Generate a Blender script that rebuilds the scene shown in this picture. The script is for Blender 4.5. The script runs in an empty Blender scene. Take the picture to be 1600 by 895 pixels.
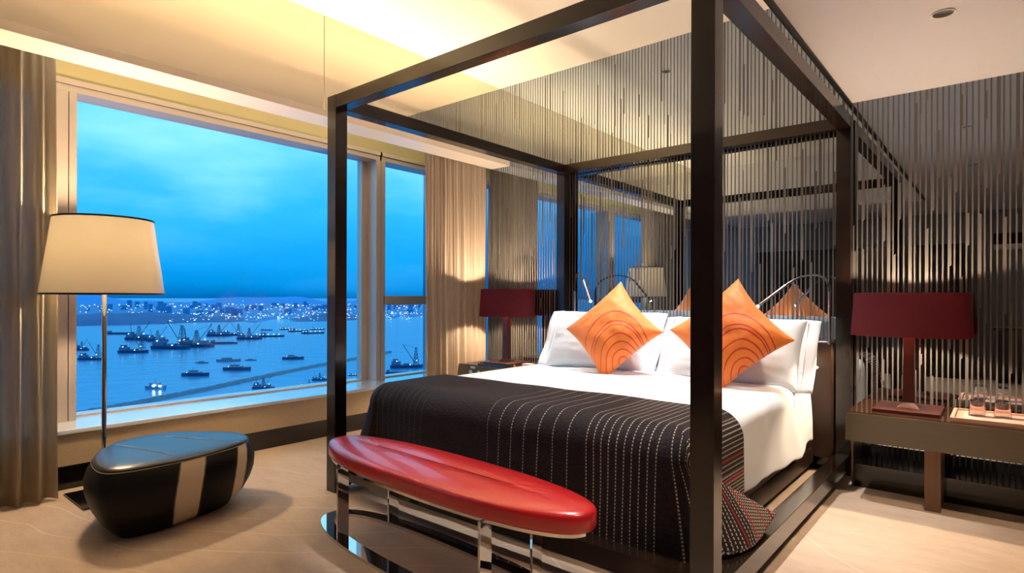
import bpy, bmesh, math, random
from mathutils import Vector, Matrix, noise
PI = math.pi
C = bpy.context.scene.collection
S = bpy.context.scene
sin, cos = math.sin, math.cos

# ------------------------------------------------------------ camera
cam_data = bpy.data.cameras.new('camera'); cam = bpy.data.objects.new('camera', cam_data); C.objects.link(cam)
cam_data.sensor_width = 36; cam_data.lens = 920/1600*36; cam_data.shift_y = 17.5/1600
cam_data.clip_start = 0.05; cam_data.clip_end = 90000
cam.matrix_world = Matrix.Translation((0, 0, 1.15)) @ Matrix.Rotation(math.radians(39.8), 4, 'Z') @ Matrix.Rotation(PI/2, 4, 'X') @ Matrix.Rotation(math.radians(.16), 4, 'Z')
S.camera = cam
S.view_settings.view_transform = 'Standard'; S.view_settings.look = 'None'
S.view_settings.exposure = 0.35; S.view_settings.gamma = 1.0; S.view_settings.use_curve_mapping = False
# light levels
SKY = 1.35
P_FLOOR, P_TABLE, P_DOWN, P_COFFER, P_LED, P_READ, P_COVE = 72, 52, 66, 240, 8, 7, 44
WARM = (1, .74, .45); WARM2 = (1, .75, .50); NEUT = (1, .95, .90)

# ------------------------------------------------------------ node helpers
class N:
    def __init__(s, nt, sock): s.nt, s.s = nt, sock
    def m(s, op, o=None, o2=None):
        n = s.nt.nodes.new('ShaderNodeMath'); n.operation = op
        s.nt.links.new(s.s, n.inputs[0])
        for i, v in ((1, o), (2, o2)):
            if v is None: continue
            if isinstance(v, N): s.nt.links.new(v.s, n.inputs[i])
            else: n.inputs[i].default_value = v
        return N(s.nt, n.outputs[0])
    def __add__(s, o): return s.m('ADD', o)
    def __sub__(s, o): return s.m('SUBTRACT', o)
    def __mul__(s, o): return s.m('MULTIPLY', o)
    def __truediv__(s, o): return s.m('DIVIDE', o)
    def __gt__(s, o): return s.m('GREATER_THAN', o)
    def __lt__(s, o): return s.m('LESS_THAN', o)
    def floor(s): return s.m('FLOOR')
    def fract(s): return s.m('FRACT')
    def abs(s): return s.m('ABSOLUTE')
    def mx(s, o): return s.m('MAXIMUM', o)
    def mn(s, o): return s.m('MINIMUM', o)
    def rnd(s, k=0.0):
        a = s + k
        n = s.nt.nodes.new('ShaderNodeTexWhiteNoise'); n.noise_dimensions = '1D'
        s.nt.links.new(a.s, n.inputs['W']); return N(s.nt, n.outputs['Value'])
def newmat(name):
    m = bpy.data.materials.new(name); m.use_nodes = True; nt = m.node_tree
    return m, nt, nt.nodes['Principled BSDF']
def coords(nt, kind='Object'):
    t = nt.nodes.new('ShaderNodeTexCoord'); x = nt.nodes.new('ShaderNodeSeparateXYZ')
    nt.links.new(t.outputs[kind], x.inputs[0])
    return t.outputs[kind], N(nt, x.outputs[0]), N(nt, x.outputs[1]), N(nt, x.outputs[2])
def mixc(nt, fac, a, b):
    n = nt.nodes.new('ShaderNodeMix'); n.data_type = 'RGBA'
    if isinstance(fac, N): nt.links.new(fac.s, n.inputs[0])
    else: n.inputs[0].default_value = fac
    for i, v in ((6, a), (7, b)):
        if isinstance(v, tuple): n.inputs[i].default_value = (*v, 1)
        else: nt.links.new(v, n.inputs[i])
    return n.outputs[2]
def tex_noise(nt, scale, detail=3, vec=None, stretch=None, rough=.5):
    n = nt.nodes.new('ShaderNodeTexNoise'); n.inputs['Scale'].default_value = scale; n.inputs['Detail'].default_value = detail
    n.inputs['Roughness'].default_value = rough
    if vec is None: vec = nt.nodes.new('ShaderNodeTexCoord').outputs['Object']
    if stretch:
        mp = nt.nodes.new('ShaderNodeMapping'); mp.inputs['Scale'].default_value = stretch; nt.links.new(vec, mp.inputs[0]); vec = mp.outputs[0]
    nt.links.new(vec, n.inputs['Vector']); return N(nt, n.outputs['Fac'])
def bump(nt, b, h, strength, dist=.002):
    n = nt.nodes.new('ShaderNodeBump'); n.inputs['Strength'].default_value = strength; n.inputs['Distance'].default_value = dist
    nt.links.new(h.s if isinstance(h, N) else h, n.inputs['Height']); nt.links.new(n.outputs[0], b.inputs['Normal'])
def PM(name, col, rough=.5, metal=0, var=0, vscale=20, vstretch=None, bmp=0, bscale=200, coat=0, emit=None, estr=0, sheen=0, bstretch=None, spec=None):
    m, nt, b = newmat(name)
    b.inputs['Base Color'].default_value = (*col, 1); b.inputs['Roughness'].default_value = rough; b.inputs['Metallic'].default_value = metal
    b.inputs['Coat Weight'].default_value = coat; b.inputs['Coat Roughness'].default_value = .08
    if spec is not None: b.inputs['Specular IOR Level'].default_value = spec
    if sheen: b.inputs['Sheen Weight'].default_value = sheen
    if var:
        f = tex_noise(nt, vscale, 4, stretch=vstretch)
        c = mixc(nt, f, tuple(v*(1-var) for v in col), tuple(min(1, v*(1+var)) for v in col)); nt.links.new(c, b.inputs['Base Color'])
    if bmp: bump(nt, b, tex_noise(nt, bscale, 3, stretch=bstretch), bmp)
    if emit: b.inputs['Emission Color'].default_value = (*emit, 1); b.inputs['Emission Strength'].default_value = estr
    return m

M = {}
M['ceiling'] = PM('ceiling_paint', (.86, .80, .72), .6)
M['lip'] = PM('soffit_paint', (.88, .80, .72), .35)
M['wall'] = PM('wall_paint', (.50, .42, .22), .5, var=.06, vscale=4)
M['stone'] = PM('beige_stone', (.52, .40, .26), .35, var=.12, vscale=60, bmp=.1)
M['black'] = PM('black_lacquer', (.006, .005, .005), .12, coat=.3)
M['shadow_gap'] = PM('gap_shadow_black', (.004, .004, .004), .5)  # flat black standing in for the shade inside the ceiling gap
M['marble'] = PM('white_marble', (.80, .84, .88), .05, var=.05, vscale=6, coat=1, spec=1)
M['frame'] = PM('brushed_aluminium', (.62, .52, .45), .38, metal=.55, var=.06, vscale=40, vstretch=(8, 8, .3))
M['wood'] = PM('dark_walnut', (.008, .004, .003), .24, var=.5, vscale=6, vstretch=(6, 6, .8), coat=.35)
M['wood_h'] = PM('dark_walnut_rail', (.013, .007, .004), .2, var=.45, vscale=6, vstretch=(.8, .8, 6), coat=.35)
M['leather_brown'] = PM('brown_leather', (.030, .014, .008), .34, var=.2, vscale=10, bmp=.15)
M['linen'] = PM('white_linen', (.82, .87, .93), .75, bmp=.15, bscale=14, sheen=.1)
M['hem'] = PM('white_piping', (.55, .55, .57), .8)
M['red_leather'] = PM('red_leather', (.52, .008, .014), .30, var=.1, vscale=8, bmp=.25, bscale=90, coat=.35, spec=.7)
M['chrome'] = PM('polished_chrome', (.72, .70, .68), .04, metal=1)
M['steel'] = PM('satin_steel', (.6, .6, .62), .2, metal=1)
M['black_leather'] = PM('black_leather', (.012, .012, .014), .30, var=.2, vscale=12, bmp=.3, bscale=120)
M['thread'] = PM('pale_thread', (.55, .50, .45), .7)
M['flex'] = PM('black_gooseneck', (.012, .012, .013), .3)
M['green_wood'] = PM('olive_grey_veneer', (.105, .088, .055), .22, var=.12, vscale=5, vstretch=(.6, 6, 14), coat=.25)
M['top_wood'] = PM('dark_polished_top', (.05, .020, .012), .12, var=.3, vscale=10, vstretch=(.8, 6, 6), coat=.6)
M['leg_wood'] = PM('brown_veneer', (.13, .06, .028), .3, var=.35, vscale=8, vstretch=(6, 6, .7))
M['tray'] = PM('pale_tray_wood', (.48, .27, .20), .4, var=.15, vscale=8, vstretch=(.7, 8, 8))
M['dark_wood_far'] = PM('dark_joinery', (.02, .016, .014), .3)
M['grey_far'] = PM('grey_wall_panel', (.30, .29, .27), .5)
M['paper'] = PM('note_paper', (.5, .30, .27), .7)
M['brass'] = PM('brass', (.75, .5, .2), .2, metal=1)
M['icon'] = PM('printed_icon', (.35, .55, .62), .5)
M['pump'] = PM('dark_red_enamel', (.055, .010, .008), .3, coat=.1)
M['bulb'] = PM('bulb_glow', (1, .9, .7), .5, emit=(1, .75, .45), estr=12)
M['led'] = PM('white_led', (1, 1, 1), .5, emit=(.85, .93, 1), estr=60)
M['trimwhite'] = PM('white_enamel', (.8, .75, .7), .3)

def stripe_mirror():
    m, nt, b = newmat('striped_mirror')
    v, x, y, z = coords(nt)
    per = .0285
    xs = x/per; n = xs.floor(); u = xs.fract()
    zz = z - u*per*.9
    w = N(nt, nt.nodes.new('ShaderNodeValue').outputs[0]); w.s.default_value = .30
    def block(k, zlo, zhi, lmax, prob, add):
        a = n.rnd(k)*(zhi-zlo) + zlo; L = n.rnd(k+.37)*lmax + .06; on = n.rnd(k+.71) < prob
        return (zz > a)*(zz < (a + L))*on*add
    w = w + block(1000, .9, 1.9, .8, .55, .33) + block(2000, .1, 1.1, .5, .35, .25) + block(3000, 1.9, 2.9, .9, .35, .24) - block(4000, 1.2, 2.6, .35, .2, .12)
    mask = u < w
    mirror = nt.nodes.new('ShaderNodeBsdfPrincipled'); mirror.inputs['Metallic'].default_value = 1
    mirror.inputs['Base Color'].default_value = (.38, .46, .55, 1); mirror.inputs['Roughness'].default_value = .0
    b.inputs['Base Color'].default_value = (.115, .105, .105, 1); b.inputs['Roughness'].default_value = .32; b.inputs['Metallic'].default_value = .25
    mx = nt.nodes.new('ShaderNodeMixShader'); nt.links.new(mask.s, mx.inputs[0]); nt.links.new(mirror.outputs[0], mx.inputs[1]); nt.links.new(b.outputs[0], mx.inputs[2])
    nt.links.new(mx.outputs[0], nt.nodes['Material Output'].inputs['Surface']); return m
M['stripe'] = stripe_mirror()
M['fascia'] = PM('polished_fascia', (.80, .74, .62), .03, metal=1)

def carpet():
    m, nt, b = newmat('carpet')
    v, x, y, z = coords(nt)
    big = tex_noise(nt, 2.2, 4); fine = tex_noise(nt, 45, 4, stretch=(.5, 1.4, 1)); mid = tex_noise(nt, 9, 4, stretch=(.5, 1.6, 1))
    base = mixc(nt, mid*.6 + fine*.4, (.36, .265, .20), (.60, .47, .37))
    warp = tex_noise(nt, 1.1, 2)
    out = None
    for cx, cy, per in ((-4.6, 3.9, .20), (1.6, 5.6, .42)):
        dx = x - cx; dy = y - cy
        d = (dx*dx + dy*dy).m('SQRT') + warp*.35
        near = (d/per).fract(); line = ((near - .5).abs() < (.0035/per))*(d < (3.7 if cx < 0 else 5.0))
        gate = ((d/per).floor().rnd(cx*7.0)) < .45
        f = line*gate; out = f if out is None else out.mx(f)
    col = mixc(nt, out*.3, base, (.85, .75, .6)); nt.links.new(col, b.inputs['Base Color']); b.inputs['Roughness'].default_value = .95
    bump(nt, b, tex_noise(nt, 400, 2), .3); return m
M['carpet'] = carpet()

def curtain_mat(name, col, sheer, transl=.5):
    m, nt, b = newmat(name)
    wv = tex_noise(nt, 30, 3, stretch=(1, 1, .12)); wv2 = tex_noise(nt, 350, 2)
    c = mixc(nt, wv*.6+wv2*.4, tuple(k*.8 for k in col), tuple(min(1, k*1.2) for k in col))
    nt.links.new(c, b.inputs['Base Color']); b.inputs['Roughness'].default_value = .8
    tr = nt.nodes.new('ShaderNodeBsdfTranslucent'); nt.links.new(c, tr.inputs[0])
    m1 = nt.nodes.new('ShaderNodeMixShader'); m1.inputs[0].default_value = transl
    nt.links.new(b.outputs[0], m1.inputs[1]); nt.links.new(tr.outputs[0], m1.inputs[2])
    t = nt.nodes.new('ShaderNodeBsdfTransparent'); m2 = nt.nodes.new('ShaderNodeMixShader'); m2.inputs[0].default_value = sheer
    nt.links.new(m1.outputs[0], m2.inputs[1]); nt.links.new(t.outputs[0], m2.inputs[2])
    nt.links.new(m2.outputs[0], nt.nodes['Material Output'].inputs['Surface']); return m
M['sheer'] = curtain_mat('sheer_curtain', (.50, .41, .29), .15, .4)
M['drape'] = curtain_mat('beige_curtain', (.62, .50, .38), .0, .3)
def shade_mat(name, col, tcol, f, rough=.7, coat=0):
    m, nt, b = newmat(name)
    wv = tex_noise(nt, 260, 2, stretch=(1, 1, .15)) if coat == 0 else tex_noise(nt, 8, 1)
    c = mixc(nt, wv, tuple(k*.7 for k in col), tuple(min(1, k*1.3) for k in col)) if coat == 0 else None
    if c: nt.links.new(c, b.inputs['Base Color'])
    else: b.inputs['Base Color'].default_value = (*col, 1)
    b.inputs['Roughness'].default_value = rough; b.inputs['Coat Weight'].default_value = coat; b.inputs['Coat Roughness'].default_value = .05
    tr = nt.nodes.new('ShaderNodeBsdfTranslucent'); tr.inputs[0].default_value = (*tcol, 1)
    m1 = nt.nodes.new('ShaderNodeMixShader'); m1.inputs[0].default_value = f
    nt.links.new(b.outputs[0], m1.inputs[1]); nt.links.new(tr.outputs[0], m1.inputs[2])
    nt.links.new(m1.outputs[0], nt.nodes['Material Output'].inputs['Surface']); return m
M['shade_cream'] = shade_mat('cream_shade', (.80, .76, .70), (.97, .88, .72), .5, .3, .8)
M['shade_red'] = shade_mat('red_fabric_shade', (.09, .006, .018), (.62, .008, .018), .5)
M['shade_in'] = shade_mat('shade_lining', (.8, .35, .2), (.5, .03, .02), .35)

def glass_pane():
    m, nt, b = newmat('window_glass')
    t = nt.nodes.new('ShaderNodeBsdfTransparent'); t.inputs[0].default_value = (.96, .98, 1, 1)
    g = nt.nodes.new('ShaderNodeBsdfGlossy'); g.inputs['Roughness'].default_value = 0
    ge = nt.nodes.new('ShaderNodeNewGeometry'); dt = nt.nodes.new('ShaderNodeVectorMath'); dt.operation = 'DOT_PRODUCT'
    nt.links.new(ge.outputs['Incoming'], dt.inputs[0]); nt.links.new(ge.outputs['Normal'], dt.inputs[1])
    c1 = N(nt, dt.outputs['Value']).abs()*(-1.0) + 1.0; fr = (c1*c1*c1*c1*c1)*.95 + .011
    mx = nt.nodes.new('ShaderNodeMixShader'); nt.links.new(fr.s, mx.inputs[0]); nt.links.new(t.outputs[0], mx.inputs[1]); nt.links.new(g.outputs[0], mx.inputs[2])
    nt.links.new(mx.outputs[0], nt.nodes['Material Output'].inputs['Surface']); return m
M['glass'] = glass_pane()
gm, gnt, gb = newmat('tumbler_glass'); gb.inputs['Base Color'].default_value = (1, 1, 1, 1); gb.inputs['Transmission Weight'].default_value = 1; gb.inputs['Roughness'].default_value = 0; gb.inputs['IOR'].default_value = 1.45
M['tumbler'] = gm

def throw_mat():
    # UV: u = metres across from the bed's right hand top edge (positive right), v = metres along
    m, nt, b = newmat('woven_throw')
    tc, u, v, _ = coords(nt, 'UV')
    fib = ((tex_noise(nt, 150, 4, vec=tc, stretch=(1, .5, 1)) - .5)*2.6 + .42).mx(0.0).mn(1.0); fib2 = tex_noise(nt, 40, 3, vec=tc)
    base = mixc(nt, fib*.7 + fib2*.3, (.002, .0015, .003), (.032, .021, .030))
    ribs = ((u/.011).fract() - .5).abs() < .2
    base = mixc(nt, ribs*.25, base, (.022, .018, .022))
    dash = ((v/.015).fract()) < .6
    def lines(lo, hi, per, w):
        return (((u/per).fract() - .5).abs() < (w/per*.5))*(u > lo)*(u < hi)
    st = lines(-1.0, -.46, .080, .0048).mx(lines(-.46, .02, .037, .0048)).mx(lines(-2.2, -1.45, .05, .0018)*.35)
    side = lines(.02, .24, .021, .006).mx(lines(.24, .9, .016, .009))
    cell = (u/.016).floor()
    alt = ((v/.017 + cell*.5).fract()) < .62
    w = (st*dash).mx(side*alt)
    col = mixc(nt, w, base, (.62, .52, .42))
    red = (((u - .27).abs() < .006).mx((u - .37).abs() < .006)).mx(((u - .47).abs() < .006)).mx((u - .18).abs() < .004)
    col = mixc(nt, red, col, (.42, .01, .025))
    nt.links.new(col, b.inputs['Base Color']); b.inputs['Roughness'].default_value = .7; b.inputs['Specular IOR Level'].default_value = .3; b.inputs['Sheen Tint'].default_value = (.6, .65, 1, 1)
    bump(nt, b, fib + w*.6 + ribs*.5, .7, .004); return m
M['throw'] = throw_mat()

def cushion_mat():
    # UV in pillow units (-1..1), pillow stands on its corner; rings are stitched arches
    m, nt, b = newmat('orange_cushion_fabric')
    tc, u, v, _ = coords(nt, 'UV')
    px = (u + v)*.7071; pz = (v - u)*.7071     # along the diagonals
    f1 = tex_noise(nt, 2, 2, vec=tc)
    out = None; solid = None
    for r, cx, cz in ((.26, .58, -1.0), (.45, .56, -1.0), (.64, .52, -1.0), (.83, .47, -1.0), (1.06, .40, -1.0), (1.16, .37, -1.0), (1.42, .29, -1.0)):
        dx = (px - cx)*1.5; dz = pz - cz; q = (dx*dx + dz*dz).m('SQRT') + f1*.08
        ln = ((q - r).abs() < .019); out = ln if out is None else out.mx(ln)
    wv = tex_noise(nt, 120, 3, vec=tc)
    base = mixc(nt, wv, (.80, .17, .018), (.98, .27, .028))
    col = mixc(nt, out, base, (.62, .035, .012)); nt.links.new(col, b.inputs['Base Color']); b.inputs['Roughness'].default_value = .6; b.inputs['Sheen Weight'].default_value = .25
    bump(nt, b, out*(-1.0) + wv*.15, .6, .006); return m
M['cushion'] = cushion_mat()

def sea_mat():
    m, nt, b = newmat('harbour_water')
    b.inputs['Base Color'].default_value = (.0, .17, .37, 1); b.inputs['Roughness'].default_value = .25; b.inputs['IOR'].default_value = 1.33
    bump(nt, b, tex_noise(nt, .02, 5), .25, 8); return m
M['sea'] = sea_mat()
M['hill'] = PM('dusk_tinted_hillside', (.006, .085, .22), .9, var=.3, vscale=.003)  # blue dusk tint mixed into the hillside colour
M['land'] = PM('haze_tinted_land', (.006, .16, .38), .9, var=.5, vscale=.004)  # distance haze put into the land's base colour
M['rubble'] = PM('rubble_stone', (.05, .12, .18), .9, var=.6, vscale=.25, bmp=.5, bscale=.5)
M['hull'] = PM('haze_tinted_hull', (.008, .055, .14), .6)  # lightened towards blue so the hull colour carries the haze
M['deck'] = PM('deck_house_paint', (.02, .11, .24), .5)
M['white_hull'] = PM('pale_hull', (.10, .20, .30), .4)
M['lamp_w'] = PM('white_deck_lamp', (1, 1, 1), .5, emit=(.75, 1, 1), estr=2.5)
M['lamp_o'] = PM('orange_street_lamp', (1, .6, .3), .5, emit=(1, .50, .25), estr=1.5)
M['lamp_c'] = PM('cool_street_lamp', (.6, .9, 1), .5, emit=(.3, .75, 1), estr=1.1)
M['tower'] = PM('far_tower', (.004, .18, .42), .8, var=.2, vscale=.02)  # paler blue stands in for haze over the far blocks

# ------------------------------------------------------------ world: dusk sky
W = bpy.data.worlds.new('dusk'); S.world = W; W.use_nodes = True; nt = W.node_tree; bg = nt.nodes['Background']
tc = nt.nodes.new('ShaderNodeTexCoord'); sx = nt.nodes.new('ShaderNodeSeparateXYZ'); nt.links.new(tc.outputs['Generated'], sx.inputs[0])
z = N(nt, sx.outputs[2]); xx = N(nt, sx.outputs[0]); yy = N(nt, sx.outputs[1])
cn = tex_noise(nt, 2.6, 5, vec=tc.outputs['Generated'], stretch=(1, 1, 3.2), rough=.55)
cn2 = tex_noise(nt, 1.1, 3, vec=tc.outputs['Generated'], stretch=(1, 1, 2))
amp = (z*7.0).mx(.12).mn(1.0); el = z + ((cn - .5)*.22 + (cn2 - .5)*.16)*amp
rp = nt.nodes.new('ShaderNodeValToRGB'); nt.links.new(el.s, rp.inputs[0]); e = rp.color_ramp.elements
stops = ((-.05, (.0, .095, .32)), (.02, (.0, .19, .50)), (.06, (.004, .25, .60)), (.13, (.02, .34, .72)), (.22, (.11, .49, .86)), (.34, (.26, .66, .98)), (.6, (.24, .62, 1.0)))
e[0].position = 0; e[0].color = (*stops[0][1], 1); e[1].position = 1; e[1].color = (*stops[-1][1], 1)
for p, c in stops[1:]:
    k = e.new(max(p, 0.001)); k.color = (*c, 1)
haze = ((cn - .48)*3.2).mx(0.0).mn(1.0)*((z*3.0).mn(1.0).mx(0.0))
hz = mixc(nt, haze*.55, rp.outputs[0], (.42, .78, 1.0))
nt.links.new(hz, bg.inputs[0]); bg.inputs[1].default_value = SKY

# ------------------------------------------------------------ mesh helpers
ORG = {}
def org(o):
    return ORG.get(o.name, Vector((0, 0, 0))) if o else Vector((0, 0, 0))
class MB:
    def __init__(s): s.bm = bmesh.new(); s.uv = None
    def box(s, x0, x1, y0, y1, z0, z1, bev=0, rot=None, seg=2):
        t = bmesh.new(); bmesh.ops.create_cube(t, size=1)
        for v in t.verts:
            v.co = Vector(((x0+x1)/2 + v.co.x*(x1-x0), (y0+y1)/2 + v.co.y*(y1-y0), (z0+z1)/2 + v.co.z*(z1-z0)))
        if bev: bmesh.ops.bevel(t, geom=t.edges[:], offset=bev, segments=seg, profile=.6, affect='EDGES')
        if rot: 
            c = Vector(((x0+x1)/2, (y0+y1)/2, (z0+z1)/2))
            for v in t.verts: v.co = rot @ (v.co - c) + c
        s.add(t); return s
    def add(s, t):
        me = bpy.data.meshes.new('t'); t.to_mesh(me); t.free(); s.bm.from_mesh(me); bpy.data.meshes.remove(me)
    def hexa(s, pts, bev=0):
        t = bmesh.new(); v = [t.verts.new(p) for p in pts]
        for f in ((0, 3, 2, 1), (4, 5, 6, 7), (0, 1, 5, 4), (1, 2, 6, 5), (2, 3, 7, 6), (3, 0, 4, 7)): t.faces.new([v[i] for i in f])
        bmesh.ops.recalc_face_normals(t, faces=t.faces[:])
        if bev: bmesh.ops.bevel(t, geom=t.edges[:], offset=bev, segments=2, profile=.6, affect='EDGES')
        s.add(t); return s
    def lathe(s, prof, c=(0, 0, 0), n=32, sx=1, sy=1, closed=False):
        t = bmesh.new(); rings = []
        for r, z in prof:
            rings.append([t.verts.new((c[0]+r*sx*cos(2*PI*i/n), c[1]+r*sy*sin(2*PI*i/n), c[2]+z)) for i in range(n)])
        prs = list(zip(rings, rings[1:])) + ([(rings[-1], rings[0])] if closed else [])
        for a, b in prs:
            for i in range(n): t.faces.new((a[i], a[(i+1) % n], b[(i+1) % n], b[i]))
        if not closed:
            t.faces.new(rings[0][::-1]); t.faces.new(rings[-1])
        bmesh.ops.recalc_face_normals(t, faces=t.faces[:]); s.add(t); return s
    def tube(s, pts, r, n=12, r1=None):
        pts = [Vector(p) for p in pts]; t = bmesh.new(); rings = []; up = Vector((0, 0, 1))
        for i, p in enumerate(pts):
            d = (pts[min(i+1, len(pts)-1)] - pts[max(i-1, 0)]).normalized()
            a = d.cross(up if abs(d.z) < .95 else Vector((1, 0, 0))).normalized(); b = d.cross(a)
            q = r if r1 is None else r + (r1-r)*i/(len(pts)-1)
            rings.append([t.verts.new(p + a*q*cos(2*PI*k/n) + b*q*sin(2*PI*k/n)) for k in range(n)])
        for a, b in zip(rings, rings[1:]):
            for i in range(n): t.faces.new((a[i], a[(i+1) % n], b[(i+1) % n], b[i]))
        t.faces.new(rings[0][::-1]); t.faces.new(rings[-1]); bmesh.ops.recalc_face_normals(t, faces=t.faces[:]); s.add(t); return s
    def grid(s, f, nu, nv, uvf=None):
        t = s.bm; V = [[t.verts.new(f(i/nu, j/nv)) for j in range(nv+1)] for i in range(nu+1)]
        uv = t.loops.layers.uv.verify() if uvf else None
        for i in range(nu):
            for j in range(nv):
                fc = t.faces.new((V[i][j], V[i+1][j], V[i+1][j+1], V[i][j+1]))
                if uvf:
                    for l, (a, b) in zip(fc.loops, ((i, j), (i+1, j), (i+1, j+1), (i, j+1))): l[uv].uv = uvf(a/nu, b/nv)
        return s
    def build(s, name, mat, parent=None, smooth=False, local=False, mods=(), loc=None):
        me = bpy.data.meshes.new(name)
        if parent and not local:
            o0 = org(parent)
            for v in s.bm.verts: v.co -= o0
        if loc is not None:
            for v in s.bm.verts: v.co -= Vector(loc)
        s.bm.to_mesh(me); s.bm.free()
        if isinstance(mat, (list, tuple)):
            for q in mat: me.materials.append(q)
        else: me.materials.append(mat)
        ob = bpy.data.objects.new(name, me); C.objects.link(ob)
        if loc is not None: ob.location = loc
        if smooth:
            for p in me.polygons: p.use_smooth = True
            if smooth == 'auto':
                me.set_sharp_from_angle(angle=math.radians(35))
        if parent: ob.parent = parent; ORG[ob.name] = org(parent)
        for k, kw in mods:
            md = ob.modifiers.new(k.lower(), k)
            for a, b in kw.items(): setattr(md, a, b)
        return ob
def tag(o, label=None, cat=None, group=None, kind=None):
    if label: o['label'] = label
    if cat: o['category'] = cat
    if group: o['group'] = group
    if kind: o['kind'] = kind
    return o
def thing(name, loc, label, cat, group=None, rz=0):
    o = bpy.data.objects.new(name, None); C.objects.link(o); o.location = loc; o.rotation_euler = (0, 0, rz); o.empty_display_size = .1
    ORG[o.name] = Vector(loc); return tag(o, label, cat, group)
def struct(name, mb, mat, parent=None, **k):
    o = mb.build(name, mat, parent, **k)
    if not parent: o['kind'] = 'structure'
    return o
def light(name, kind, loc, power, col, parent=None, size=.05, spot=None, blend=.5, rot=None, shape=None):
    ld = bpy.data.lights.new(name, kind); ld.energy = power; ld.color = col
    if kind == 'AREA':
        if shape: ld.shape = 'RECTANGLE'; ld.size, ld.size_y = shape
        else: ld.size = size
    else: ld.shadow_soft_size = size
    if kind == 'SPOT': ld.spot_size = math.radians(spot); ld.spot_blend = blend
    o = bpy.data.objects.new(name, ld); C.objects.link(o); o.location = Vector(loc) - org(parent)
    if rot: o.rotation_euler = rot
    if parent: o.parent = parent
    return o
def dup(root, loc, rz=0, sc=1, label=None, group=None):
    r = root.copy(); C.objects.link(r); r.location = loc; r.rotation_euler = (0, 0, rz); r.scale = (sc, sc, sc)
    if label: r['label'] = label
    if group: r['group'] = group
    for ch in list(root.children):
        c = ch.copy(); C.objects.link(c); c.parent = r
        for g in list(ch.children):
            d = g.copy(); C.objects.link(d); d.parent = c
    return r
def clos(pts, n=10):
    out = []; m = len(pts)
    for i in range(m):
        p0, p1, p2, p3 = (Vector(pts[(i+k-1) % m]) for k in range(4))
        for j in range(n):
            t = j/n; out.append(.5*((2*p1)+(-p0+p2)*t+(2*p0-5*p1+4*p2-p3)*t*t+(-p0+3*p1-3*p2+p3)*t**3))
    return out
def nz(x, y, z=0, s=1): return noise.noise(Vector((x*s, y*s, z*s)))

# ------------------------------------------------------------ room shell
MY = 4.44; CZ = 3.235; LZ = 2.445; XR = 2.3; YB = -2.2; XG = -4.74; XF = -4.57
struct('floor', MB().box(-5.0, XR+.1, YB-.1, MY+.1, -.1, 0), M['carpet'])
struct('wall_back', MB().box(-5.0, XR+.1, MY, MY+.12, .137, CZ+.1), M['stripe'])
struct('baseboard_back', MB().box(-4.30, XR, 4.425, MY+.1, 0, .137), M['black'])
struct('ceiling', MB().box(-3.90, -.75, -.6, MY, CZ, CZ+.1), M['ceiling'])
cr = MB().box(-.77, XR, -.6, MY-.001, LZ, CZ+.1); cr.box(-3.87, XR, YB, -.5, LZ, CZ+.1)
struct('ceiling_lower', cr, PM('lower_ceiling_paint', (.60, .575, .59), .6))
struct('gap_shadow_strip', MB().box(-.795, -.768, -.5, MY-.002, LZ-.012, LZ+.03), M['shadow_gap'])  # dark strip drawn for the shadow gap along the ceiling edge
# window side: fascia above the curtain pocket, soffit lip, pocket
fa = MB()
for y0, y1 in ((-.5, 2.452), (2.457, MY-.001)): fa.box(-3.87, -3.86, y0, y1, LZ+.055, CZ)
struct('trim_3', fa, M['fascia'])
struct('trim_4', MB().box(-3.97, -3.871, -.6, MY-.001, LZ+.05, CZ+.1), M['ceiling'])
struct('trim_5', MB().box(-3.97, -3.73, YB, MY-.001, LZ, LZ+.05, bev=.002), M['lip'])
struct('ceiling_pocket', MB().box(-5.0, -3.97, YB, MY-.001, 2.75, 2.85), M['ceiling'])
wl = MB().box(-5.0, XF, YB, MY-.001, 2.535, 2.75)
struct('wall_left', wl, M['wall'])
struct('wall_left_sill', MB().box(-5.0, -4.28, YB, MY-.001, .141, .330), M['stone'])
struct('baseboard_left', MB().box(-4.9, -4.285, YB, MY-.001, 0, .141), M['black'])
struct('trim_6', MB().box(-4.9, -4.265, YB, MY-.001, .330, .355, bev=.003), M['marble'])
struct('wall_front', MB().box(-5.0, XR+.1, YB-.12, YB, 0, CZ+.1), M['grey_far'])
struct('wall_right', MB().box(XR, XR+.1, YB, MY, 0, CZ+.1), M['grey_far'])
# windows
def window(n, y0, y1, transom):
    r = thing('window_%d' % n, (XF, (y0+y1)/2, .355), None, None); r['kind'] = 'structure'
    MB().box(-4.76, XF, y0-.04, y1+.06*(n<3), 2.456, 2.497).build('head_frame', M['frame'], r)
    MB().box(-4.76, XF+.012, y0-.04, y1+.06*(n<3), 2.50, 2.535).build('head_frame', M['frame'], r)
    MB().box(-4.79, -4.70, y0, y1, .355, .365).build('bottom_frame', M['frame'], r)
    MB().box(-4.79, -4.715, y1-.06, y1, .355, 2.46).build('side_frame', M['frame'], r); MB().box(-4.79, -4.715, y0, y0+.03, .355, 2.46).build('side_frame', M['frame'], r)
    if transom: MB().box(-4.77, XF, y0, y1, 1.077, 1.166, bev=.004).build('transom', M['frame'], r)
    MB().box(XG-.006, XG, y0+.01, y1-.04, .36, 2.46).build('pane', M['glass'], r)
window(1, -2.1, 1.0, True); window(2, 1.10, 3.47, False); window(3, 3.55, 4.43, True)
mu = MB().box(-4.80, XF, .93, 1.07, .355, 2.456, bev=.003); mu.box(-4.80, XF, 1.074, 1.116, .355, 2.456, bev=.003)
struct('trim_7', mu, M['frame'])
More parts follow.
